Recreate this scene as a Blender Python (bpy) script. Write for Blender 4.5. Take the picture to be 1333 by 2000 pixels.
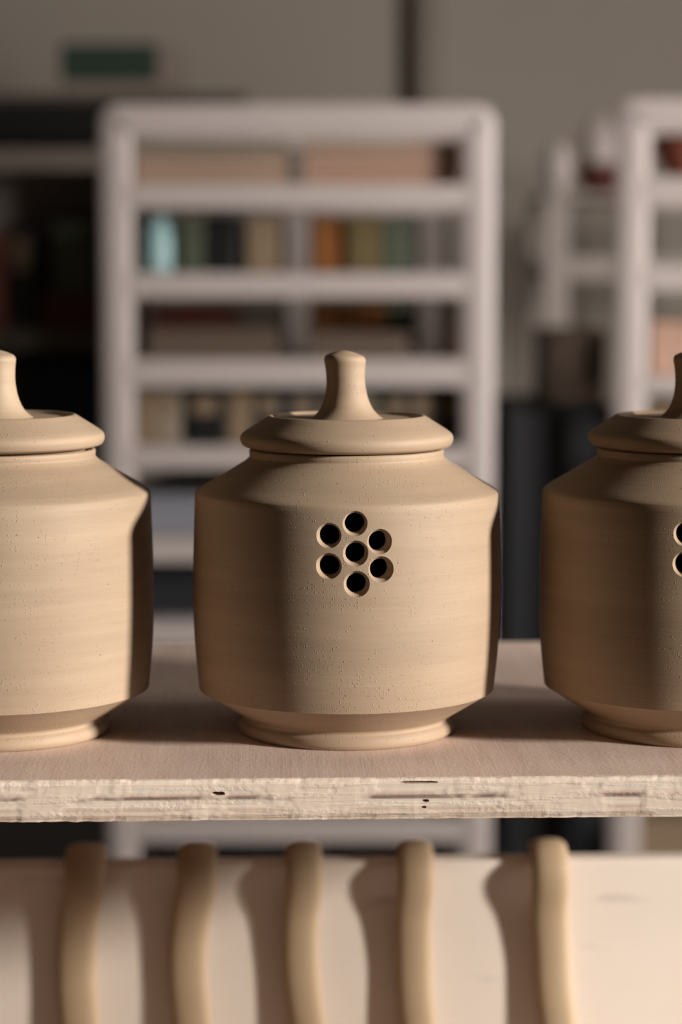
import bpy, bmesh, math, random
from mathutils import Vector, Matrix, noise
C = bpy.context.scene.collection
for o in list(bpy.data.objects): bpy.data.objects.remove(o)
rnd = random.Random(7)
PI = math.pi
R = math.radians

# ------------------------------------------------------------------ camera
F = 4400.0; TILT = R(6.1); CAMZ = 1.45; W, H = 1333, 2000
cam = bpy.data.cameras.new('camera'); co = bpy.data.objects.new('camera', cam); C.objects.link(co)
co.location = (0, 0, CAMZ); co.rotation_euler = (PI/2 - TILT, 0, 0)
cam.sensor_fit = 'HORIZONTAL'; cam.sensor_width = 24.0; cam.lens = F / W * 24.0
cam.clip_start = .05; cam.clip_end = 60
cam.dof.use_dof = True; cam.dof.focus_distance = 1.115; cam.dof.aperture_fstop = 4.4
bpy.context.scene.camera = co
sc = bpy.context.scene
sc.view_settings.view_transform = 'Standard'; sc.view_settings.look = 'None'
sc.view_settings.exposure = 0.0; sc.view_settings.gamma = 1.0; sc.view_settings.use_curve_mapping = False

# ------------------------------------------------------------------ light
w = bpy.data.worlds.new('world'); sc.world = w; w.use_nodes = True
w.node_tree.nodes['Background'].inputs[0].default_value = (1.0, .93, .86, 1)
w.node_tree.nodes['Background'].inputs[1].default_value = 0.01
SUN_AZ, SUN_EL = R(67), R(12.5)
def lamp(name, kind, loc, d, energy, color, **kw):
    l = bpy.data.lights.new(name, kind); l.energy = energy; l.color = color
    for k, v in kw.items(): setattr(l, k, v)
    o = bpy.data.objects.new(name, l); C.objects.link(o); o.location = loc
    o.rotation_euler = Vector(d).to_track_quat('-Z', 'Y').to_euler()
    return o
sd = Vector((-math.sin(SUN_AZ)*math.cos(SUN_EL), math.cos(SUN_AZ)*math.cos(SUN_EL), -math.sin(SUN_EL)))
lamp('sun', 'SUN', (3, -2, 4), sd, 7.4, (1.0, .94, .87), angle=R(5.5))
# added area fill for the racks, just inside the blinded right-wall opening
lamp('window_daylight', 'AREA', (2.30, 1.50, 1.75), (-1, .85, -.10), 43, (1.0, .93, .90), shape='RECTANGLE', size=1.0, size_y=1.3, spread=R(115))
JAMB = .29      # far edge of the near opening (y), placed to dim the right jar's sun

# ------------------------------------------------------------------ pixel -> place
def at(px, py, Y):
    rx = (px - W/2) / F; up = (H/2 - py) / F
    d = Vector((rx, math.cos(TILT) + up*math.sin(TILT), -math.sin(TILT) + up*math.cos(TILT)))
    return Vector((0, 0, CAMZ)) + d * (Y / d.y)

# ------------------------------------------------------------------ mesh helpers
def new_obj(name, bm, mat, parent=None, smooth=None, loc=None):
    me = bpy.data.meshes.new(name); bm.normal_update(); bm.to_mesh(me); bm.free()
    if mat: me.materials.append(mat)
    o = bpy.data.objects.new(name, me); C.objects.link(o)
    if parent: o.parent = parent
    if loc: o.location = loc
    if smooth is not None:
        me.polygons.foreach_set('use_smooth', [True]*len(me.polygons)); me.set_sharp_from_angle(angle=R(smooth))
    return o
def thing(name, label, cat, loc=(0, 0, 0), rz=0, group=None):
    o = bpy.data.objects.new(name, None); C.objects.link(o); o.empty_display_size = .05
    o.location = loc; o.rotation_euler = (0, 0, rz); tag(o, label, cat, group); return o
def tag(o, label, cat, group=None):
    o['label'] = label; o['category'] = cat
    if group: o['group'] = group
    return o
def struct(o): o['kind'] = 'structure'; return o
def box(bm, x0, x1, y0, y1, z0, z1, bev=0.0, seg=2):
    r = bmesh.ops.create_cube(bm, size=1)
    for v in r['verts']:
        v.co = Vector((x0 + (v.co.x+.5)*(x1-x0), y0 + (v.co.y+.5)*(y1-y0), z0 + (v.co.z+.5)*(z1-z0)))
    if bev > 0:
        es = set(e for v in r['verts'] for e in v.link_edges)
        bmesh.ops.bevel(bm, geom=list(es), offset=bev, segments=seg, affect='EDGES', profile=.5)
    return bm
def BX(*a, **k): return box(bmesh.new(), *a, **k)
def sweep(bm, pts, wdt, dep, side, nseg=10, cap=True, taper=None):
    """rounded strap swept along pts; side = fixed width axis"""
    rings = []; n = len(pts)
    for i, p in enumerate(pts):
        t = (pts[min(i+1, n-1)] - pts[max(i-1, 0)]).normalized()
        s = (side - t*side.dot(t)).normalized(); nn = t.cross(s)
        k = taper(i/(n-1)) if taper else 1
        rings.append([bm.verts.new(p + s*(wdt*.5*k*spow(math.cos(a))) + nn*(dep*.5*k*spow(math.sin(a))))
                      for a in [2*PI*j/nseg for j in range(nseg)]])
    for i in range(n-1):
        for j in range(nseg):
            bm.faces.new((rings[i][j], rings[i][(j+1) % nseg], rings[i+1][(j+1) % nseg], rings[i+1][j]))
    if cap: bm.faces.new(rings[0][::-1]); bm.faces.new(rings[-1])
    bmesh.ops.recalc_face_normals(bm, faces=bm.faces)
EXPO = [1.0]
def spow(v): return math.copysign(abs(v)**EXPO[0], v)
def fillet(prof, step=.0025):
    """prof: (r, z, corner_radius) -> dense rounded polyline"""
    pts = [Vector((a[0], a[1])) for a in prof]; rad = [a[2] if len(a) > 2 else 0 for a in prof]
    out = [pts[0]]
    for i in range(1, len(pts)-1):
        a, b, c = pts[i-1], pts[i], pts[i+1]
        r = min(rad[i], (b-a).length*.48, (c-b).length*.48)
        if r <= 0: out.append(b); continue
        p, q = b + (a-b).normalized()*r, b + (c-b).normalized()*r
        for k in range(6):
            t = k/5; out.append(p*(1-t)**2 + b*2*t*(1-t) + q*t*t)
    out.append(pts[-1])
    res = [out[0]]
    for i in range(1, len(out)):
        a, b = out[i-1], out[i]; n = max(1, int((b-a).length/step))
        for k in range(1, n+1): res.append(a.lerp(b, k/n))
    return res
def lathe(prof, seg=160, wob=0.0, seed=0):
    bm = bmesh.new(); rings = []
    for p in prof:
        if p.x < 1e-6: rings.append([bm.verts.new((0, 0, p.y))]); continue
        ring = []
        for j in range(seg):
            a = 2*PI*j/seg
            r = p.x * (1 + wob*noise.noise(Vector((math.cos(a)*1.2 + seed, math.sin(a)*1.2, p.y*18))))
            ring.append(bm.verts.new((r*math.cos(a), r*math.sin(a), p.y)))
        rings.append(ring)
    for a, b in zip(rings, rings[1:]):
        if len(a) == 1 and len(b) == 1: continue
        for j in range(seg):
            k = (j+1) % seg
            if len(a) == 1: bm.faces.new((a[0], b[k], b[j]))
            elif len(b) == 1: bm.faces.new((a[j], a[k], b[0]))
            else: bm.faces.new((a[j], a[k], b[k], b[j]))
    bmesh.ops.recalc_face_normals(bm, faces=bm.faces)
    return bm
def cut(ob, cutter, smooth=None):
    m = ob.modifiers.new('cut', 'BOOLEAN'); m.object = cutter; m.operation = 'DIFFERENCE'; m.solver = 'EXACT'
    bpy.context.view_layer.update()
    dg = bpy.context.evaluated_depsgraph_get()
    me = bpy.data.meshes.new_from_object(ob.evaluated_get(dg)); ob.modifiers.clear(); ob.data = me
    bpy.data.objects.remove(cutter)
    if smooth is not None:
        me.polygons.foreach_set('use_smooth', [True]*len(me.polygons)); me.set_sharp_from_angle(angle=R(smooth))

# ------------------------------------------------------------------ materials
def srgb(r, g, b):
    f = lambda c: (c/255/12.92) if c/255 <= .04045 else ((c/255+.055)/1.055)**2.4
    return (f(r), f(g), f(b), 1)
class N:
    def __init__(s, name):
        s.m = bpy.data.materials.new(name); s.m.use_nodes = True; s.t = s.m.node_tree
        s.b = s.t.nodes['Principled BSDF']
    def n(s, ty, ins=None, **at_):
        nd = s.t.nodes.new(ty)
        for k, v in at_.items(): setattr(nd, k, v)
        for k, v in (ins or {}).items():
            if isinstance(v, bpy.types.NodeSocket): s.t.links.new(v, nd.inputs[k])
            else: nd.inputs[k].default_value = v
        return nd
    def math(s, op, a, b=0.0, c=None):
        ins = {0: a, 1: b}
        if c is not None: ins[2] = c
        return s.n('ShaderNodeMath', ins, operation=op).outputs[0]
    def ramp(s, fac, stops):
        r = s.n('ShaderNodeValToRGB', {0: fac}); e = r.color_ramp.elements
        while len(e) < len(stops): e.new(.5)
        for k, (p, c) in zip(e, stops): k.position = p; k.color = c
        return r.outputs[0]
    def mix(s, fac, a, b, mode='MIX'):
        nd = s.n('ShaderNodeMix', data_type='RGBA', blend_type=mode)
        for sock, v in ((nd.inputs[0], fac), (nd.inputs[6], a), (nd.inputs[7], b)):
            if isinstance(v, bpy.types.NodeSocket): s.t.links.new(v, sock)
            else: sock.default_value = v
        return nd.outputs[2]
    def coord(s, scale=(1, 1, 1), kind='Object', off=None):
        tc = s.n('ShaderNodeTexCoord').outputs[kind]
        if off is not None:
            tc = s.n('ShaderNodeVectorMath', {0: tc, 1: off}, operation='ADD').outputs[0]
        return s.n('ShaderNodeMapping', {'Vector': tc, 'Scale': scale}).outputs[0]
    def noise(s, vec, scale, detail=3, rough=.5):
        return s.n('ShaderNodeTexNoise', {'Vector': vec, 'Scale': scale, 'Detail': detail, 'Roughness': rough}).outputs[0]
    def link(s, a, b): s.t.links.new(a, s.b.inputs[b])
    def bump(s, h, strength, dist, normal=None):
        i = {'Height': h, 'Strength': strength, 'Distance': dist}
        if normal is not None: i['Normal'] = normal
        return s.n('ShaderNodeBump', i).outputs[0]
def plain(name, c, rough=.7, var=.12, scale=14, metal=0, bump=.0):
    k = N(name); v = k.noise(k.coord(), scale, 4)
    col = k.mix(k.math('MULTIPLY', v, 1.0), tuple(x*(1-var) for x in c[:3])+(1,), tuple(min(1, x*(1+var)) for x in c[:3])+(1,))
    k.link(col, 'Base Color'); k.b.inputs['Roughness'].default_value = rough; k.b.inputs['Metallic'].default_value = metal
    if bump: k.link(k.bump(v, bump, .002), 'Normal')
    return k.m

def clay_mat(name, base, ring=1.0, grit=1.0):
    k = N(name)
    info = k.n('ShaderNodeObjectInfo').outputs['Random']
    off = k.n('ShaderNodeCombineXYZ', {0: k.math('MULTIPLY', info, 7.0), 1: k.math('MULTIPLY', info, 3.0), 2: 0.0}).outputs[0]
    tc = k.n('ShaderNodeTexCoord').outputs['Object']
    def co_(sx, sz):
        m = k.n('ShaderNodeMapping', {'Vector': tc, 'Scale': (sx, sx, sz)}).outputs[0]
        return k.n('ShaderNodeVectorMath', {0: m, 1: off}, operation='ADD').outputs[0]
    bands = k.noise(co_(6, 110), 1.0, 4, .6)          # throwing rings
    soft = k.noise(co_(16, 60), 1.0, 3, .5)
    fine = k.noise(co_(60, 900), 1.0, 3, .6)
    blot = k.noise(co_(22, 22), 1.0, 3, .5)
    grain = k.noise(co_(1500, 1500), 1.0, 3, .6)
    dark = tuple(x*(1-.14*ring) for x in base[:3])+(1,); lite = tuple(min(1, x*(1+.07*ring)) for x in base[:3])+(1,)
    c = k.mix(k.n('ShaderNodeMapRange', {0: bands, 1: .38, 2: .64}).outputs[0], dark, lite)
    c2 = k.mix(k.n('ShaderNodeMapRange', {0: blot, 1: .3, 2: .7}).outputs[0], (base[0]*.94, base[1]*.85, base[2]*.80, 1), (base[0]*1.05, base[1]*1.06, base[2]*1.03, 1))
    c = k.mix(.45, c, c2)
    # dark specks
    vo = k.n('ShaderNodeTexVoronoi', {'Vector': co_(230, 230), 'Scale': 1.0, 'Randomness': 1.0})
    pick = k.math('GREATER_THAN', k.n('ShaderNodeSeparateColor', {0: vo.outputs['Color']}).outputs[0], .93)
    sp = k.math('MULTIPLY', pick, k.math('LESS_THAN', vo.outputs['Distance'], .10))
    c = k.mix(k.math('MULTIPLY', sp, .65), c, (.12, .07, .04, 1))
    k.link(c, 'Base Color')
    # crumbs: sparse raised dots, more of them in patches
    vc = k.n('ShaderNodeTexVoronoi', {'Vector': co_(900, 1150), 'Scale': 1.0, 'Randomness': 1.0})
    patch = k.n('ShaderNodeMapRange', {0: soft, 1: .50, 2: .72}).outputs[0]
    zc = k.n('ShaderNodeSeparateXYZ', {0: tc}).outputs[2]
    for z0_, w_, a_ in ((.030, .005, .16), (.1225, .004, .10), (.1475, .0016, .16)):
        g_z = k.n('ShaderNodeMapRange', {0: k.math('ABSOLUTE', k.math('SUBTRACT', zc, z0_)), 1: w_, 2: w_*.3, 3: 0.0, 4: a_*4}).outputs[0]
        patch = k.math('ADD', patch, k.math('MULTIPLY', g_z, k.n('ShaderNodeMapRange', {0: blot, 1: .42, 2: .6}).outputs[0])) if ring > .5 else patch
    sel = k.math('GREATER_THAN', k.math('ADD', k.n('ShaderNodeSeparateColor', {0: vc.outputs['Color']}).outputs[0], k.math('MULTIPLY', patch, .24)), .965)
    dot = k.math('MULTIPLY', sel, k.n('ShaderNodeMapRange', {0: vc.outputs['Distance'], 1: .45, 2: .1}).outputs[0])
    k.b.inputs['Roughness'].default_value = .62
    k.b.inputs['Specular IOR Level'].default_value = .35
    b1 = k.bump(k.math('MULTIPLY', bands, 1.0), .30*ring, .0011)
    b2 = k.bump(fine, .15*ring, .0003, b1)
    b3 = k.bump(grain, .25, .0002, b2)
    b4 = k.bump(dot, .8*grit, .00022, b3)
    k.link(b4, 'Normal')
    return k.m
clay = clay_mat('dry_clay', srgb(171, 149, 126))
clay_right = clay_mat('damp_clay', srgb(169, 146, 121))  # slightly darker tone of the same clay, right jar
clay_left = clay_mat('pale_clay', srgb(169, 148, 125))  # nearly the base clay tone, left jar
handle_clay = clay_mat('handle_clay', srgb(176, 153, 124), ring=.15, grit=.3)

def board_top():
    k = N('plywood_face')
    g = k.noise(k.coord((900, 22, 30)), 1.0, 4, .65)       # grain runs front to back
    g2 = k.noise(k.coord((90, 9, 9)), 1.0, 3, .5)
    st = k.noise(k.coord((9, 11, 9)), 1.0, 3, .6)
    c = k.mix(g2, srgb(198, 171, 156), srgb(230, 208, 194))
    c = k.mix(k.n('ShaderNodeMapRange', {0: st, 1: .45, 2: .75}).outputs[0], c, srgb(222, 200, 182))
    c = k.mix(k.n('ShaderNodeMapRange', {0: g, 1: .52, 2: .85, 4: .55}).outputs[0], c, srgb(164, 134, 116))
    k.link(c, 'Base Color'); k.b.inputs['Roughness'].default_value = .7
    b = k.bump(g, .22, .0003); k.link(k.bump(k.noise(k.coord((420, 420, 420)), 1, 3), .3, .0005, b), 'Normal')
    return k.m
def board_edge():
    k = N('plywood_edge')
    tc = k.n('ShaderNodeTexCoord').outputs['Object']
    z = k.n('ShaderNodeSeparateXYZ', {0: tc}).outputs[2]
    wob = k.math('MULTIPLY', k.math('SUBTRACT', k.noise(k.coord((7, 7, 60)), 1, 4, .6), .5), .0022)
    zz = k.math('ADD', z, wob)
    t = k.math('MULTIPLY', zz, -1/.0205)
    P = srgb(222, 202, 184); Q = srgb(204, 178, 158); D = srgb(134, 114, 104); L = srgb(232, 216, 200)
    c = k.ramp(t, [(0, Q), (.07, L), (.16, P), (.30, L), (.40, Q), (.445, D), (.49, D), (.53, P), (.66, L), (.74, Q), (.82, P), (.97, Q)])
    smear = k.n('ShaderNodeMapRange', {0: k.noise(k.coord((34, 34, 50)), 1, 3, .55), 1: .5, 2: .6}).outputs[0]
    c = k.mix(smear, c, srgb(226, 206, 188))
    fib = k.noise(k.coord((40, 40, 1500)), 1, 5, .7)
    c = k.mix(k.n('ShaderNodeMapRange', {0: fib, 1: .5, 2: .8, 4: .35}).outputs[0], c, srgb(170, 140, 116))
    k.link(c, 'Base Color'); k.b.inputs['Roughness'].default_value = .85
    rough = k.noise(k.coord((420, 420, 620)), 1, 3, .6)
    b = k.bump(fib, .3, .0003); b = k.bump(k.math('MULTIPLY', rough, k.n('ShaderNodeMapRange', {0: k.noise(k.coord((20, 20, 260)), 1, 3, .5), 1: .46, 2: .60}).outputs[0]), .6, .0007, b); k.link(k.bump(smear, .4, .0008, b), 'Normal')
    return k.m

M = {}
M['wall'] = plain('wall_paint', srgb(172, 163, 150), .9, .05, 3)
M['wall_dark'] = plain('dark_wall_paint', srgb(58, 50, 44), .9, .08, 3)  # unseen left wall, darkened to cut bounced light on the jars
M['floor'] = plain('concrete_floor', srgb(84, 76, 70), .8, .15, 4)
M['white'] = plain('white_enamel', srgb(214, 203, 196), .45, .04, 8)
M['white2'] = plain('white_laminate', srgb(178, 168, 158), .6, .05, 8)
M['pipe'] = plain('grey_painted_pipe', srgb(138, 128, 114), .6, .06, 8)
M['black'] = plain('black_plastic', srgb(22, 21, 22), .5, .2, 10)
M['dark'] = plain('dark_metal', srgb(38, 40, 42), .6, .15, 6)
M['darkwood'] = plain('dark_brown_wood', srgb(92, 84, 70), .7, .15, 6)
M['olive'] = plain('olive_board', srgb(112, 100, 76), .8, .12, 6)
M['greyboard'] = plain('grey_board', srgb(150, 138, 126), .8, .1, 6)
M['green'] = plain('dark_green_card', srgb(42, 64, 50), .7, .2, 20)
M['teal'] = plain('pale_blue_glaze', srgb(168, 208, 208), .4, .06, 10)
M['sage'] = plain('sage_green', srgb(84, 92, 74), .7, .1, 10)
M['navy'] = plain('navy_blue', srgb(34, 42, 56), .6, .15, 10)
M['orange'] = plain('ochre_orange', srgb(142, 88, 36), .6, .15, 12)
M['mustard'] = plain('olive_mustard', srgb(112, 98, 60), .7, .12, 12)
M['tan'] = plain('tan_card', srgb(146, 126, 100), .8, .1, 12)
M['plank'] = plain('pale_pine', srgb(188, 160, 138), .75, .14, 20)
M['plank2'] = plain('greyed_pine', srgb(158, 144, 126), .75, .14, 20)
M['maroon'] = plain('maroon_brown', srgb(92, 44, 34), .6, .2, 10)
M['terra'] = plain('terracotta', srgb(134, 72, 56), .6, .12, 12)
M['pinkish'] = plain('pinkish_wood', srgb(196, 160, 138), .7, .1, 12)
M['greyblue'] = plain('grey_blue_crate', srgb(146, 148, 156), .6, .08, 10)
M['brownbox'] = plain('brown_card', srgb(104, 88, 74), .8, .1, 10)
k = N('window_glass'); M['glass'] = k.m
tr = k.n('ShaderNodeBsdfTransparent').outputs[0]; gl = k.n('ShaderNodeBsdfGlossy', {'Roughness': .02}).outputs[0]
k.t.links.new(k.n('ShaderNodeMixShader', {0: .05, 1: tr, 2: gl}).outputs[0], k.t.nodes['Material Output'].inputs[0])

# ------------------------------------------------------------------ the room
RX, BY, LX, CZ = 2.4, 4.7, -2.6, 2.9
struct(new_obj('floor', BX(LX-.1, RX+.1, -3.0, BY+.1, -.1, 0), M['floor']))
struct(new_obj('ceiling', BX(LX-.1, RX+.1, -3.0, BY+.1, CZ, CZ+.1), M['wall']))
struct(new_obj('wall_back', BX(LX-.1, RX+.1, BY, BY+.1, 0, CZ), M['wall']))
struct(new_obj('wall_left', BX(LX-.1, LX, -3.0, BY, 0, CZ), M['wall_dark']))
bm = bmesh.new()
WIN = [(-2.3, JAMB, .8, 2.45), (1.0, 2.1, .9, 2.45), (JAMB+.02, .85, .8, 1.90)]  # unseen openings; the third added to let sun in under the jar board
box(bm, RX, RX+.1, -3.0, BY, 0, .8); box(bm, RX, RX+.1, -3.0, BY, 2.45, CZ)
box(bm, RX, RX+.1, -3.0, -2.3, .8, 2.45); box(bm, RX, RX+.1, JAMB, 1.0, 1.9, 2.45); box(bm, RX, RX+.1, JAMB, JAMB+.02, .8, 1.9)
box(bm, RX, RX+.1, .85, 1.0, .8, 1.9); box(bm, RX, RX+.1, 1.0, 2.1, .8, .9); box(bm, RX, RX+.1, 2.1, BY, .8, 2.45)
struct(new_obj('wall_right', bm, M['wall']))
for i, (y0, y1, z0, z1) in enumerate(WIN):
    bm = bmesh.new()
    a = RX+.03; b = RX+.08; t = .03
    box(bm, a, b, y0, y1, z0, z0+t); box(bm, a, b, y0, y1, z1-t, z1)
    box(bm, a, b, y0, y0+t, z0+t, z1-t); box(bm, a, b, y1-t, y1, z0+t, z1-t)
    f = struct(new_obj('window_%d' % (i+1), bm, M['white']))
    if i == 1: new_obj('window_blind', BX(RX+.035, RX+.045, y0+t, y1-t, z0+t, z1-t), M['white'], f)  # opaque blind, added to keep the sun off the racks
    new_obj('glass_pane', BX(RX+.055, RX+.059, y0+t, y1-t, z0+t, z1-t), M['glass'], f)
# service pipe on the back wall
a = at(830, 205, BY-.05)
bm = bmesh.new(); bmesh.ops.create_cone(bm, cap_ends=True, segments=24, radius1=.030, radius2=.030, depth=CZ-.02)
o = new_obj('wall_pipe', bm, M['pipe'], smooth=40, loc=(a.x, BY-.0305, (CZ-.02)/2)); tag(o, 'grey painted vertical pipe running up the back wall', 'pipe')

# ------------------------------------------------------------------ ware rack carrying the boards
HB = .2421; ZB = CAMZ - HB; BT = .0205          # board top height, thickness
BC = Vector((.0, 1.261, ZB)); BR = R(2.0)
def on_board(x, y): # world x,y already
    return Vector((x, y, ZB))
BX0, BX1, BD = -.60, .50, .198
# plank with chipped front edge
def plank(name, x0, x1, dep, th, mats, chips=True):
    bm = bmesh.new(); nx = 420 if chips else 40
    ys = [-dep, -dep+.001, -dep+.003, -dep+.008, -dep+.05, 0, dep] if chips else [-dep, dep]
    zs = [0, -.0008, -.003, -.008, -.013, -.0175, -th+.0008, -th] if chips else [0, -th]
    def P(i, y, z):
        x = x0 + (x1-x0)*i/nx; v = Vector((x, y, z))
        if chips and y < -dep+.004:
            e = (1 if abs(z) < .001 or abs(z+th) < .001 else .35)
            n = noise.noise(Vector((x*160, z*90, 3))) + .5*noise.noise(Vector((x*520, z*300, 9)))
            m = noise.noise(Vector((x*22, z*40, 1)))
            k = .00035*e*(n + 1.6*m)
            if y < -dep+.0005: v.y += k + (.0008 if e == 1 else 0)
            if z > -.001 and y < -dep+.002: v.z -= abs(k)*.7
            if z < -th+.001: v.z += .00035*n
        return v
    gt = [[bm.verts.new(P(i, y, 0)) for y in ys] for i in range(nx+1)]
    gf = [[gt[i][0]] + [bm.verts.new(P(i, ys[0], z)) for z in zs[1:]] for i in range(nx+1)]
    gb = [[gf[i][-1]] + [bm.verts.new(P(i, y, -th)) for y in ys[1:]] for i in range(nx+1)]
    for i in range(nx):
        for j in range(len(ys)-1): bm.faces.new((gt[i][j], gt[i+1][j], gt[i+1][j+1], gt[i][j+1])).material_index = 0
        for j in range(len(zs)-1): bm.faces.new((gf[i][j+1], gf[i+1][j+1], gf[i+1][j], gf[i][j])).material_index = 1
        for j in range(len(ys)-1): bm.faces.new((gb[i][j+1], gb[i+1][j+1], gb[i+1][j], gb[i][j])).material_index = 0
        bm.faces.new((gt[i][-1], gt[i+1][-1], gb[i+1][-1], gb[i][-1])).material_index = 1
    for i in (0, nx):
        ring = gt[i] + gb[i][::-1] + gf[i][1:-1][::-1]
        bm.faces.new(ring).material_index = 1
    bmesh.ops.recalc_face_normals(bm, faces=bm.faces)
    o = new_obj(name, bm, mats[0]); o.data.materials.append(mats[1]); return o
mt, me_ = board_top(), board_edge()
board = plank('ware_board', BX0, BX1, BD, BT, (mt, me_))
board.location = BC; board.rotation_euler = (0, 0, BR)
# voids in the plies, cut out of the front edge
bm = bmesh.new()
yf = 1.063
for (px0, px1, py0, py1) in [(780, 856, 1526.5, 1531.5), (414, 441, 1544, 1552), (826, 839, 1562, 1568), (824, 834, 1575, 1580)]:
    c0 = at((px0+px1)/2, (py0+py1)/2, yf); ww = (px1-px0)/2*yf/F; hh = (py1-py0)/2*yf/F
    r = bmesh.ops.create_icosphere(bm, subdivisions=3, radius=1)
    for v in r['verts']:
        q = v.co.copy(); q = Vector((math.copysign(abs(q.x)**.6, q.x), q.y, math.copysign(abs(q.z)**.6, q.z)))
        jag = .25*noise.noise(q*2.3 + Vector((px0, 0, 0)))
        v.co = Vector((c0.x + q.x*ww*(1+jag), board.matrix_world.translation.y*0 + q.y*.010, c0.z + q.z*hh*(1+jag)))
bmesh.ops.recalc_face_normals(bm, faces=bm.faces)
ctr = new_obj('cutter', bm, mt)
for v in ctr.data.vertices:
    x = v.co.x; v.co.y += BC.y - BD/math.cos(BR) + math.tan(BR)*(x-BC.x)
cut(board, ctr)
tag(board, 'thick plywood ware board with rough plastered front edge holding the lidded jars', 'board')

rack = thing('ware_rack', 'pale wooden rack frame carrying the plywood ware board, outside the picture', 'rack', (BC.x-.12, BC.y, 0), BR)
for sx in (-.43, .43):
    for sy in (-.18, .18):
        new_obj('upright', BX(sx-.018, sx+.018, sy-.018, sy+.018, 0, ZB-BT-.001, .002), M['plank'], rack)
for sx in (-.394, .394):
    new_obj('bearer', BX(sx-.018, sx+.018, -.18, .18, ZB-BT-.03, ZB-BT-.0003, .002), M['plank'], rack)
    new_obj('bearer', BX(sx-.018, sx+.018, -.18, .24, ZB-.36, ZB-.33, .002), M['plank'], rack)
low = plank('lower_ware_board', -.408, .408, .19, .02, (mt, me_), False)
ZL = ZB-.33+.0205
low.location = (BC.x-.12, BC.y+.07, ZL); low.rotation_euler = (0, 0, BR)
tag(low, 'lower plywood ware board carrying the upright pale board', 'board')

# ------------------------------------------------------------------ lidded jars
YJ = 1.18; S = YJ/F*1.003
def hz(py):  # height above the board of a silhouette row at the jar axis
    return at(666, py, YJ).z - ZB
def jar_body(name, mat, parent, holes=True):
    def p(hw, py, c=0): return (hw*S, hz(py), c)
    outer = [(0, .003), (190*S, .003, .001), (196*S, 0, .001), (209*S, 0.0, .001), (216*S, .0022, .0018), (214*S, .0058, .0014),
             (206*S, .0078, .001), (208*S, .0095, .001),
             p(290, 1339, 0), (299*S, hz(1255), .012), (302*S, hz(1170), .02), (300.5*S, hz(1070), .02), (296.5*S, hz(961), 0), p(294, 957, 0), (283*S, hz(949), .002), (198*S, hz(899), .004), (189*S, hz(890), .002), (190.5*S, hz(884), .0012), (190*S, hz(876), .0012),
             (181*S, hz(875), .0012)]
    T = .0068
    inner = [(180*S-T*.1, hz(884), .002), (186*S-T*.6, hz(902), .003), (287*S-T, hz(962), .004), (295*S-T, hz(1100), .02), (283*S-T, hz(1330), .01),
             (190*S, .014, .004), (0, .012)]
    bm = lathe(fillet(outer + inner, .0032), 180, .0012, rnd.random()*9)
    o = new_obj(name, bm, mat, parent, smooth=32)
    if holes:
        bm = bmesh.new()
        Yf = YJ - .0795
        for (px, py) in [(693.5, 1022), (641.5, 1045.5), (742, 1057.5), (694.5, 1080), (641.5, 1105), (744.5, 1111.5), (696.5, 1140)]:
            dx = (px - 677.5)/F*Yf; phi = math.asin(dx/(300*S)); z = at(px, py, Yf + .3*dx*dx/.08).z - ZB
            m = Matrix.Translation((0, 0, z)) @ Matrix.Rotation(phi, 4, 'Z')
            # plug pointing to -y
            prof = [(.0, -.060), (.00505, -.060), (.00495, -.0775), (.0053, -.0786), (.0061, -.0797), (.0066, -.0810), (.0067, -.0825), (0, -.0825)]
            pr = prof; seg = 40; rings = []
            for (r_, y_) in pr:
                if r_ == 0: rings.append([bm.verts.new(m @ Vector((0, y_, 0)))])
                else: rings.append([bm.verts.new(m @ Vector((r_*math.cos(2*PI*j/seg)*(1+.02*noise.noise(Vector((j*.4, px, 0)))), y_, r_*math.sin(2*PI*j/seg)))) for j in range(seg)])
            for a, b in zip(rings, rings[1:]):
                for j in range(seg):
                    kk = (j+1) % seg
                    if len(a) == 1: bm.faces.new((a[0], b[kk], b[j]))
                    elif len(b) == 1: bm.faces.new((a[j], a[kk], b[0]))
                    else: bm.faces.new((a[j], a[kk], b[kk], b[j]))
        bmesh.ops.recalc_face_normals(bm, faces=bm.faces)
        cutter = new_obj('cutter', bm, mat, parent)
        cut(o, cutter, 32)
    return o
def lid(parent, mat):
    z0 = hz(876)
    def q(hw, py, c=0): return (hw*S, hz(py), c)
    prof = [(0, z0-.004), (150*S, z0-.004, .001), (168*S, z0-.004, .001), (170*S, z0-.0005, .001), (186*S, z0+.0006, .001), (203*S, hz(869.5), .0015), (208.5*S, hz(858), .0016), (207*S, hz(848), .0016),
            (199*S, hz(841), .003), (152*S, hz(811), .0012), (147*S, hz(811), .0008), (141*S, hz(817), .002), (70*S, hz(817), .002), (0, hz(816))]
    l = new_obj('lid', lathe(fillet(prof, .003), 180, .0016, 2), mat, parent, smooth=34)
    kp = [(30*S, hz(824)), (78*S, hz(821), .001), (66*S, hz(814), .004), (51*S, hz(800), .005), (41*S, hz(775), .006), (37*S, hz(745), .008), (38.5*S, hz(718), .004), (41*S, hz(702), .0022),
          (37*S, hz(695), .002), (18*S, hz(687), .003), (0, hz(684))]
    kb = lathe(fillet(kp, .0025), 96, .012, 5)
    for v in kb.verts:
        h = max(0, v.co.z - hz(800)); v.co.x -= h*.035; v.co.z += (0.0 if v.co.z < hz(705) else -.03*v.co.x)
    new_obj('knob', kb, mat, l, smooth=50)
    return l
JG = 'lidded clay jars on the ware board'
def jar(px, rz, label, mat, liddz=0, dy=0):
    x = (px - W/2)/F*(YJ+dy)*1.02
    x = at(px, 1200, YJ+dy).x
    y = YJ + dy
    t = thing('lidded_jar', label, 'jar', (x, y, ZB), rz, JG)
    jar_body('body', mat, t)
    l = lid(t, mat); l.location.z = liddz
    return t
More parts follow.
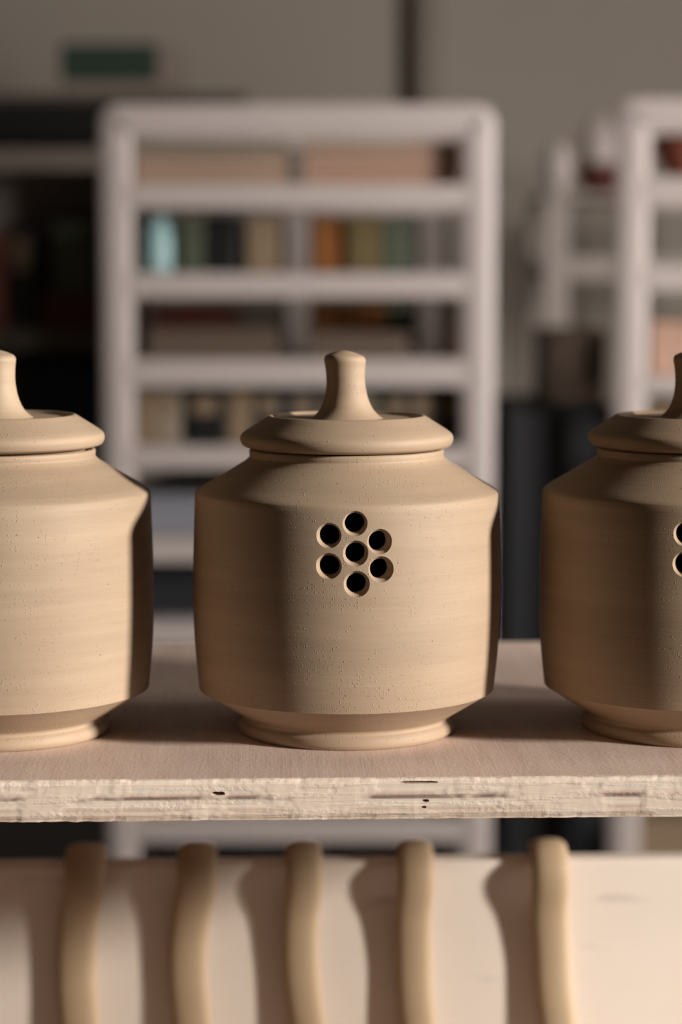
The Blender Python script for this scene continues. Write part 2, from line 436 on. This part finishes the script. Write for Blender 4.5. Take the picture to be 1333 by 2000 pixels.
jar(677.5, 0, 'whole unglazed lidded clay jar in the middle with seven round holes', clay, 0)
j2 = jar(0, R(-48), 'palest fully lit clay jar cut by the left edge, no holes showing', clay_left, .0006, dy=-.004)
j3 = jar(1352, R(-5), 'dark shaded clay jar cut by the right edge, two holes showing', clay_right, 0, dy=.006)

# ------------------------------------------------------------------ pulled clay handles drying over an upright board
def pale_board():
    k = N('pale_plaster_board')
    g = k.noise(k.coord((5, 5, 12)), 1.0, 4, .55); st = k.noise(k.coord((14, 14, 60)), 1.0, 3, .5)
    c = k.mix(g, srgb(222, 208, 194), srgb(236, 223, 209))
    c = k.mix(k.n('ShaderNodeMapRange', {0: st, 1: .62, 2: .72, 4: .5}).outputs[0], c, srgb(186, 174, 166))
    k.link(c, 'Base Color'); k.b.inputs['Roughness'].default_value = .85
    k.link(k.bump(g, .2, .001), 'Normal'); return k.m
YD = 1.425; tD = .018
cD = at(666, 1684, YD); HD = cD.z - ZL - .0005
dx0, dx1 = -.44, .27
drying = new_obj('drying_board', BX(dx0, dx1, 0, tD, 0, HD, .002), pale_board(), loc=(0, YD, ZL+.0005))
drying.rotation_euler = (0, 0, R(2.3))
tag(drying, 'pale board standing on edge under the jars with clay handles draped over it', 'board')
def handle(cx, wpx, label):
    """cx: strap centre at the top, middle and bottom of the picture's view of it"""
    ct, cm, cb = cx; Y = YD - .012
    xt, xm, xb = at(ct, 1690, Y).x, at(cm, 1850, Y).x, at(cb, 2000, Y).x
    yb = math.tan(R(2.3))*xt                        # yawed board: its face at this handle
    wd = wpx*Y/F; th = .0105; top = HD
    V = lambda x, y, z: Vector((x - xt, y, z))
    ctrl = [V(xt, tD*.95, top+.0040), V(xt, tD*.6, top+.0066), V(xt, -.001, top+.0062), V(xt, -.0098, top-.002), V(xt, -.0115, top-.013),
            V((xt+xm)/2-.001, -.0076, top-.033), V(xm, -.0058, top-.060), V((xm+xb)/2-.001, -.0060, top-.085), V(xb, -.0078, top-.112), V(xb+.002, -.0105, top-.135), V(xb+.003, -.0125, top-.152)]
    pts = []; P = [ctrl[0]] + ctrl + [ctrl[-1]]
    for i in range(1, len(P)-2):
        for k in range(8):
            u = k/8; a, b, c, e = P[i-1], P[i], P[i+1], P[i+2]
            pts.append(.5*((2*b) + (c-a)*u + (2*a-5*b+4*c-e)*u*u + (3*b-a-3*c+e)*u**3))
    pts.append(P[-2])
    bm = bmesh.new(); EXPO[0] = .8
    sweep(bm, pts, wd, th, Vector((1, 0, 0)), 20, taper=lambda q: min(1, .55+q*6, .5+(1-q)*8))
    EXPO[0] = 1.0
    o = new_obj('clay_handle', bm, handle_clay, smooth=60, loc=(xt, YD+yb, ZL+.0005)); o.rotation_euler = (0, 0, R(2.3))
    tag(o, label, 'clay handle', 'pulled clay handles draped over the pale board')
handle((166, 147, 158), 82, 'leftmost clay handle draped over the pale board, dark and bowed, below the left jar')
handle((384, 364, 378), 80, 'draped clay handle under the gap between the left and middle jars')
handle((593, 585, 604), 74, 'draped clay handle below the left half of the middle jar')
handle((812, 808, 818), 74, 'draped clay handle below the right half of the middle jar')
handle((1077, 1080, 1094), 76, 'rightmost, brightest clay handle draped over the pale board, below the right jar')

# ------------------------------------------------------------------ background furniture
def rect(x0, x1, ytop, ybot, Y):      # pixel rectangle at depth Y -> x0,x1,z0,z1
    a = at(x0, ytop, Y); b = at(x1, ybot, Y); return a.x, b.x, b.z, a.z
def hoop(x0, x1, z1, y, wd, dp, rad, name, mat, par):
    pts = [Vector((x0, y, .0))]
    n = 14
    for i in range(9): pts.append(Vector((x0, y, (z1-rad)*(i+1)/9)))
    for i in range(1, n+1):
        a = PI - PI/2*i/n; pts.append(Vector((x0+rad+rad*math.cos(a), y, z1-rad+rad*math.sin(a))))
    for i in range(1, n+1):
        a = PI/2 - PI/2*i/n; pts.append(Vector((x1-rad+rad*math.cos(a), y, z1-rad+rad*math.sin(a))))
    for i in range(9): pts.append(Vector((x1, y, (z1-rad)*(8-i)/9)))
    bm = bmesh.new(); rings = []
    # rectangular tube section, width wd in the frame plane, depth dp along y
    for i, p in enumerate(pts):
        t = (pts[min(i+1, len(pts)-1)] - pts[max(i-1, 0)]).normalized(); s = Vector((t.z, 0, -t.x))
        sec = [(-1, -.6), (-.6, -1), (.6, -1), (1, -.6), (1, .6), (.6, 1), (-.6, 1), (-1, .6)]
        rings.append([bm.verts.new(p + s*(wd/2*u) + Vector((0, dp/2*v, 0))) for u, v in sec])
    for i in range(len(pts)-1):
        for j in range(8): bm.faces.new((rings[i][j], rings[i][(j+1) % 8], rings[i+1][(j+1) % 8], rings[i+1][j]))
    bm.faces.new(rings[0]); bm.faces.new(rings[-1]); bmesh.ops.recalc_face_normals(bm, faces=bm.faces)
    return new_obj(name, bm, mat, par, smooth=40)
def white_rack(pl, pr, ptop, Y, depth, rows, label, pw=62, rz=0):
    wd = pw*Y/F
    a = at(pl, ptop, Y); b = at(pr, ptop, Y)
    cx = (a.x+b.x)/2
    hw = (b.x-a.x)/2
    t = thing('white_rack', label, 'rack', (a.x + hw*math.cos(rz), Y + hw*math.sin(rz), 0), rz, 'white shelf racks')
    hoop(-hw+wd/2, hw-wd/2, a.z-wd/2, wd*.3, wd, wd*.6, .005, 'front_frame', M['white'], t)
    hoop(-hw+wd/2, hw-wd/2, a.z-wd/2, depth, wd, wd*.6, .005, 'rear_frame', M['white'], t)
    zs = []
    for (pt, pb) in rows:
        z1 = at(600, pt, Y).z; z0 = at(600, pb, Y).z; zs.append(z1)
        bm = bmesh.new(); box(bm, -hw+wd*.9, hw-wd*.9, 0, depth, z1-.006, z1, 0)
        box(bm, -hw+wd*.9, hw-wd*.9, .001, .02, z0, z1-.006, 0); box(bm, -hw+wd*.9, hw-wd*.9, depth-.02, depth, z0, z1-.006, 0)
        new_obj('shelf', bm, M['white'], t)
    return t, zs, cx, hw, wd
YR = 3.0
rows = [(360, 406), (533, 580), (702, 754), (872, 915), (1052, 1098), (1215, 1262), (1395, 1440), (1600, 1645), (1790, 1835)]
rackA, zA, cxA, hwA, wdA = white_rack(192, 970, 203, YR, .34, rows, 'white tubular shelf rack with rounded corners directly behind the middle jar')

def crate(name, cat, label, x0, x1, z0, ht, y, dep, mat, group=None, kind='box'):
    """storage items: closed box with a lid lip, open tub, book block..."""
    t = thing(name, label, cat, ((x0+x1)/2, y, z0), 0, group); hw = (x1-x0)/2
    if kind == 'box':
        new_obj('body', BX(-hw, hw, 0, dep, 0, ht*.78, .003), mat, t)
        new_obj('box_lid', BX(-hw-.001, hw+.001, -.002, dep+.002, ht*.78, ht, .003), mat, t)
    elif kind == 'jarlet':
        pr = [(0, 0), (hw*.9, 0, .004), (hw, ht*.1, .006), (hw, ht*.72, .01), (hw*.7, ht*.84, .008), (hw*.7, ht*.86, .002)]
        o = new_obj('body', lathe(fillet(pr+[(0, ht*.86)], .01), 40), mat, t, smooth=40)
        o2 = new_obj('cap', lathe(fillet([(0, ht*.86), (hw*.78, ht*.86, .002), (hw*.78, ht, .003), (0, ht)], .01), 40), mat, t, smooth=40)
        o.location.y = o2.location.y = hw
    elif kind == 'bowl':
        pr = [(0, 0), (hw*.5, 0, .003), (hw*.55, ht*.12, .003), (hw*.9, ht*.55, .03), (hw, ht, .002), (hw-.006, ht, .002), (hw*.86, ht*.58, .03), (hw*.5, ht*.2, .01), (0, ht*.17)]
        o = new_obj('bowl_body', lathe(fillet(pr, .01), 48), mat, t, smooth=40); o.location.y = hw
    elif kind == 'tray':
        bm = bmesh.new(); k = .006
        box(bm, -hw, hw, 0, dep, 0, k); box(bm, -hw, hw, 0, k, k, ht); box(bm, -hw, hw, dep-k, dep, k, ht)
        box(bm, -hw, -hw+k, k, dep-k, k, ht); box(bm, hw-k, hw, k, dep-k, k, ht); new_obj('tray_body', bm, mat, t)
    elif kind == 'binder':
        new_obj('cover', BX(-hw, hw, 0, dep, 0, ht, .002), mat, t)
        new_obj('spine_label', BX(-hw*.6, hw*.6, -.001, .0, ht*.55, ht*.85), M['tan'], t)
    return t
def item(px0, px1, pytop, z0, Y, dep, mat, name, cat, label, group=None, kind='box', dy=.04):
    y = Y + dy; x0 = at(px0, 600, y).x; x1 = at(px1, 600, y).x; ht = at(px0, pytop, y).z - z0
    return crate(name, cat, label, x0, x1, z0+.0005, max(ht, .02), y, dep, mat, group, kind)

# row 1: two stacks of boards
for (a0, a1, mats, side) in [(262, 562, ('plank2', 'plank'), 'left'), (592, 902, ('plank', 'pinkish'), 'right')]:
    z = zA[0]+.0005; n = 5; y = YR+.035
    x0 = at(a0, 300, y).x; x1 = at(a1, 300, y).x
    for i in range(n):
        h = .0118
        pos = ['lowest', 'second lowest', 'middle', 'second highest', 'topmost'][i]
        bm = BX(-(x1-x0)/2 + .002*rnd.random(), (x1-x0)/2-.002*rnd.random(), 0, .27, 0, h-.0015, .0015)
        o = new_obj('stacked_board', bm, M[mats[0 if i > 2 else 1]], loc=((x0+x1)/2, y + .003*rnd.random(), z)); z += h
        tag(o, '%s pale board of the %s stack on the top shelf of the white rack' % (pos, side), 'board', 'boards stacked on the top rack shelf')
# row 2
I = item
I(274, 342, 425, zA[1], YR, .06, M['teal'], 'glaze_jar', 'jar', 'pale blue jar on the second shelf of the white rack', kind='jarlet')
I(352, 398, 430, zA[1], YR, .2, M['sage'], 'storage_box', 'box', 'sage green box between the pale blue jar and the black box')
I(400, 466, 422, zA[1], YR, .2, M['black'], 'storage_box', 'box', 'black box on the second shelf of the white rack')
I(482, 545, 424, zA[1], YR, .2, M['tan'], 'storage_box', 'box', 'tan box beside the black box, second shelf of the white rack')
I(610, 676, 424, zA[1], YR, .2, M['orange'], 'storage_box', 'box', 'ochre orange box on the second shelf of the white rack', dy=.05)
I(680, 745, 426, zA[1], YR, .2, M['mustard'], 'storage_box', 'box', 'olive mustard box beside the ochre box, second rack shelf')
I(748, 806, 430, zA[1], YR, .2, M['sage'], 'storage_box', 'box', 'sage green box at the right of the olive mustard box')
# row 3
I(292, 545, 645, zA[2], YR, .11, M['brownbox'], 'shallow_tray', 'tray', 'shallow brown tray at the left of the third rack shelf', kind='tray', dy=.03)
I(302, 458, 596, zA[2], YR, .15, M['maroon'], 'storage_box', 'box', 'dark maroon box behind the left shallow tray', dy=.17)
I(466, 548, 598, zA[2], YR, .15, M['darkwood'], 'storage_box', 'box', 'dull brown box beside the dark maroon box, third rack shelf', dy=.17)
I(608, 752, 594, zA[2], YR, .15, M['orange'], 'storage_box', 'box', 'wide ochre orange box behind the right tray, third rack shelf', dy=.17)
I(606, 800, 650, zA[2], YR, .11, M['brownbox'], 'shallow_tray', 'tray', 'shallow brown tray at the right of the third rack shelf', kind='tray', dy=.03)
I(760, 800, 592, zA[2], YR, .15, M['sage'], 'storage_box', 'box', 'narrow sage green box beside the wide ochre box', dy=.17)
I(868, 900, 588, zA[2], YR, .15, M['brownbox'], 'storage_box', 'box', 'narrow brown box at the right end of the third rack shelf', dy=.06)
# row 4 : binders
seq = [(266, 306, 'tan', 'tan'), (308, 352, 'plank2', 'greyish'), (362, 440, 'black', 'wide black'), (444, 492, 'tan', 'tan'), (496, 556, 'dark', 'charcoal'), (560, 622, 'navy', 'navy'), (626, 676, 'darkwood', 'dull brown'),
       (680, 742, 'sage', 'sage'), (750, 800, 'black', 'black'), (803, 848, 'brownbox', 'brown'), (852, 900, 'dark', 'charcoal')]
for i, (a0, a1, m, cn) in enumerate(seq):
    nb = ['at the left end', 'second from the left end', 'third from the left end', 'behind the left shoulder of the middle jar lid', 'left of the jar knob', 'just left of the jar knob', 'hidden by the jar knob', 'just right of the jar knob', 'right of the jar knob', 'second from the right end', 'at the right end'][i]
    I(a0, a1, 762, zA[3], YR, .2, M[m], 'file_box', 'file box', '%s file box %s, fourth rack shelf' % (cn, nb), 'file boxes on the fourth rack shelf', 'binder')
# rows 5, 6, 7
for (a0, a1, pt, m, lab, k) in [(268, 560, 968, 'greyblue', 'grey blue crate at the left of the fifth rack shelf', 4), (580, 900, 965, 'greyboard', 'grey crate at the right of the fifth rack shelf', 4),
                             (268, 520, 1108, 'dark', 'charcoal crate at the left of the sixth rack shelf', 5), (560, 900, 1110, 'black', 'black crate at the right of the sixth rack shelf', 5),
                             (268, 600, 1290, 'tan', 'tan crate on the seventh rack shelf', 6),
                             (310, 585, 1500, 'greyboard', 'grey crate on the rack shelf seen below the board', 7), (600, 860, 1500, 'black', 'black crate on the rack shelf seen below the board', 7)]:
    I(a0, a1, pt, zA[k], YR, .22, M[m], 'crate', 'crate', lab, None, 'box', dy=.05)
I(290, 620, 1662, zA[8], YR, .22, M['dark'], 'crate', 'crate', 'charcoal crate below the lowest visible rail of the white rack', None, 'box', dy=.05)
I(630, 880, 1655, zA[8], YR, .22, M['black'], 'crate', 'crate', 'black crate below the lowest visible rail, behind the draped handles', None, 'box', dy=.05)

# bookcase behind the rack
YB = 3.75
bc0, bc1, bz0, bz1 = rect(262, 870, 405, 900, YB)
t = thing('open_bookcase', 'pale bookcase with three upright panels behind the white rack', 'bookcase', ((bc0+bc1)/2, YB, 0))
cxb = (bc0+bc1)/2
for p0, p1 in [(262, 300), (560, 602), (818, 866)]:
    a = at(p0, 500, YB).x - cxb; b = at(p1, 500, YB).x - cxb
    new_obj('upright_panel', BX(a, b, 0, .3, 0, bz1, .002), M['white'], t)
for py in (410, 575, 720, 900, 1150, 1400, 1700):
    z = at(600, py, YB).z
    new_obj('shelf', BX(bc0-cxb+.002, bc1-cxb-.002, .004, .3, z-.02, z-.0, .001), M['greyboard'], t)
new_obj('back_panel', BX(bc0-cxb, bc1-cxb, .3, .306, 0, bz1), M['olive'], t)

# dark shelf unit at the left
YL = 3.95
x0, x1, z0, z1 = rect(-420, 250, 292, 1700, YL)
t = thing('dark_shelf_unit', 'dark wooden shelf unit at the left behind the jars', 'shelf unit', ((x0+x1)/2, YL, 0)); hw = (x1-x0)/2
for s in (-1, 1): new_obj('side_panel', BX(min(s*hw, s*(hw-.02)), max(s*hw, s*(hw-.02)), 0, .22, 0, z1-.03, .001), M['darkwood'], t)
new_obj('back_panel', BX(-hw, hw, .22, .23, 0, z1), M['white2'], t)
zL = [z1]
for (pt, pb) in [(292, 330), (642, 684), (880, 915), (1150, 1185), (1600, 1640)]:
    za = at(0, pt, YL).z; zb = at(0, pb, YL).z; zL.append(za)
    new_obj('shelf', BX(-hw+.02, hw-.02, -.002, .218, zb, za, .001), M['greyboard'] if pt == 292 or pt == 1600 else M['darkwood'], t)
zL = zL[1:]
def il(a0, a1, pt, k, m, name, cat, label, kind='box', dep=.14, dy=.03): I(a0, a1, pt, zL[k], YL, dep, M[m], name, cat, label, None, kind, dy)
# black appliance on top with feet
yk = YL+.02; x0, x1, z0, z1 = rect(-260, 478, 184, 284, yk)
t = thing('black_cabinet', 'long black box shaped appliance on top of the dark shelf unit', 'appliance', ((x0+x1)/2, yk, zL[0]+.0005)); hw = (x1-x0)/2
hh = z1 - zL[0]
new_obj('housing', BX(-hw, hw, 0, .33, .012, hh-.014, .004), M['black'], t)
new_obj('top_cover', BX(-hw-.004, hw+.004, -.004, .334, hh-.014, hh, .003), M['darkwood'], t)
for sx in (-1, 1):
    for yy in (.03, .29): new_obj('foot', BX(sx*(hw-.05)-.015, sx*(hw-.05)+.015, yy-.015, yy+.015, 0, .012), M['dark'], t)
ztop = zL[0]+.0005+hh
y_ = YL+.06
xa, xb, _, _ = rect(118, 352, 100, 180, y_)
z = ztop+.0005
for i, (pt, m, lab, nm) in enumerate([(158, 'greyboard', 'flat grey beige box under the dark green box', 'flat_box'), (84, 'green', 'dark green box with grey end on top of the grey beige box', 'flat_box')]):
    zt = at(200, pt, y_).z; h = zt - z
    t = thing(nm, lab, 'box', ((xa+xb)/2, y_, z)); w2 = (xb-xa)/2
    new_obj('body', BX(-w2, w2*(.62 if i else 1), 0, .2, 0, h-.0005, .002), M[m], t)
    if i: new_obj('end_panel', BX(w2*.62, w2, 0, .2, 0, h-.0005, .002), M['greyboard'], t)
    z = zt
il(-60, 8, 455, 1, 'terra', 'storage_box', 'box', 'terracotta red box at the left edge in the dark shelf unit')
il(14, 74, 438, 1, 'black', 'file_box', 'file box', 'black file box beside the terracotta box in the dark shelf unit', 'binder')
il(80, 200, 572, 1, 'maroon', 'crate', 'crate', 'low maroon crate under the sage box in the dark shelf unit')
y2 = YL+.04; zz = at(100, 572, YL+.03).z+.001
x0, x1, _, z1 = rect(102, 182, 440, 560, y2); crate('storage_box', 'box', 'sage green box standing on the low maroon crate', x0, x1, zz, z1-zz, y2, .12, M['sage'])
il(-120, 60, 700, 2, 'black', 'crate', 'crate', 'black crate behind the left jar knob')
il(66, 190, 712, 2, 'navy', 'crate', 'crate', 'navy crate right of the left jar knob')
il(-120, 190, 930, 3, 'dark', 'crate', 'crate', 'charcoal crate hidden low behind the left jar')
il(-60, 200, 1250, 4, 'brownbox', 'crate', 'crate', 'brown crate low in the dark shelf unit behind the left jar')

# grey blue bin low left, seen under the board
x0, x1, z0, z1 = rect(-120, 205, 1622, 1900, 3.3)
t = thing('low_crate_stack', 'grey blue plastic bin under the board at the lower left', 'bin', ((x0+x1)/2, 3.3, 0)); hw = (x1-x0)/2
new_obj('tub', BX(-hw*.94, hw*.94, .01, .3, 0, z1-.03, .006), M['greyblue'], t); new_obj('bin_lid', BX(-hw, hw, 0, .31, z1-.03, z1, .005), M['greyblue'], t)

# right rack
YQ = 3.1
rowsQ = [(346, 402), (518, 568), (735, 770), (900, 940), (1080, 1120), (1260, 1300), (1450, 1490), (1700, 1740)]
rackB, zB_, cxB, hwB, wdB = white_rack(1206, 1700, 192, YQ, .32, rowsQ, 'brightly lit white rack cut by the right edge', 64, R(-7.5))
def ib(a0, a1, pt, k, m, name, cat, label, kind='box', dep=.20, dy=.03): I(a0, a1, pt, zB_[k], YQ, dep, M[m], name, cat, label, None, kind, dy)
ib(1278, 1420, 262, 0, 'terra', 'wide_bowl', 'bowl', 'reddish brown bowl on the top shelf of the right rack', 'bowl')
ib(1272, 1500, 628, 2, 'pinkish', 'crate', 'crate', 'pinkish wooden crate on the third shelf of the right rack')
ib(1272, 1500, 790, 3, 'tan', 'crate', 'crate', 'tan crate on the fourth shelf of the right rack')
ib(1272, 1500, 1000, 4, 'pinkish', 'crate', 'crate', 'pinkish crate hidden behind the right jar')
ib(1262, 1500, 1600, 7, 'tan', 'crate', 'crate', 'tan crate low in the right rack, seen under the board')

# small trolley between the racks
YT = 4.1
x0, x1, z0, z1 = rect(1062, 1480, 390, 1700, YT); ww = 52*YT/F
t = thing('small_trolley', 'small white trolley stand half hidden behind the right rack', 'trolley', ((x0+x1)/2, YT, 0)); hw = (x1-x0)/2
for s in (-1, 1):
    for yy in (0, .3):
        a = s*hw - (ww if s > 0 else 0); new_obj('post', BX(a, a+ww, yy, yy+.03, 0, z1, .006), M['white2'], t)
for (pt, pb) in [(500, 546), (900, 940)]:
    za = at(1100, pt, YT).z; zb = at(1100, pb, YT).z
    new_obj('shelf', BX(-hw+ww, hw-ww, .002, .328, zb, za, .002), M['white2'], t)
za = at(1100, 375, YT).z
new_obj('top_tray', BX(-hw, hw, 0, .33, z1, z1+.012, .003), M['white2'], t)
zt = z1+.0125
def orb(px, py, rpx, y, z, m, label, name='round_pot', squash=1.0):
    c = at(px, py, y); r = rpx*y/F; h = 2*r*squash
    pr = [(0, 0), (r*.5, 0, .004), (r*.98, h*.4, .03), (r*.9, h*.75, .02), (r*.5, h*.95, .01), (r*.45, h, .003), (r*.38, h, .003), (r*.4, h*.9, .01), (0, h*.86)]
    t = thing(name, label, 'pot', (c.x, y, z)); new_obj('pot_body', lathe(fillet(pr, .01), 40), M[m], t, smooth=50); return h
h1 = orb(1092, 300, 30, YT+.07, zt, 'white', 'round pale pot at the left of the small trolley top', squash=1.6)
x0, x1, _, zb = rect(1128, 1226, 318, 380, YT+.06)
crate('wide_bowl', 'bowl', 'dark reddish brown bowl on the small trolley top', x0, x1, zt, zb-zt, YT+.06, .1, M['maroon'], None, 'bowl')
orb(1172, 276, 42, YT+.20, zt, 'white', 'larger pale pot rising behind the dark reddish bowl', squash=1.75)
# tall dark cabinet low between the racks
YC = 3.2
x0, x1, z0, z1 = rect(990, 1188, 790, 1800, YC)
t = thing('metal_cabinet', 'dark charcoal metal cabinet between the two white racks', 'cabinet', ((x0+x1)/2, YC, 0)); hw = (x1-x0)/2
new_obj('carcass', BX(-hw, hw, .02, .30, .04, z1, .004), M['dark'], t)
for s in (-1, 1):
    d = new_obj('door', BX(min(0, s*hw)+.003, max(0, s*hw)-.003, 0, .019, .05, z1-.01, .003), M['dark'], t)
    new_obj('handle', BX(s*.02-.004, s*.02+.004, -.02, -.001, z1*.55, z1*.65, .002), M['black'], d)
new_obj('plinth', BX(-hw+.01, hw-.01, .03, .29, 0, .04), M['black'], t)
x0, x1, _, zt = rect(1066, 1184, 645, 790, YC+.03); crate('storage_box', 'box', 'brown box standing on top of the dark metal cabinet', x0, x1, z1+.0005, zt-z1, YC+.03, .2, M['brownbox'])
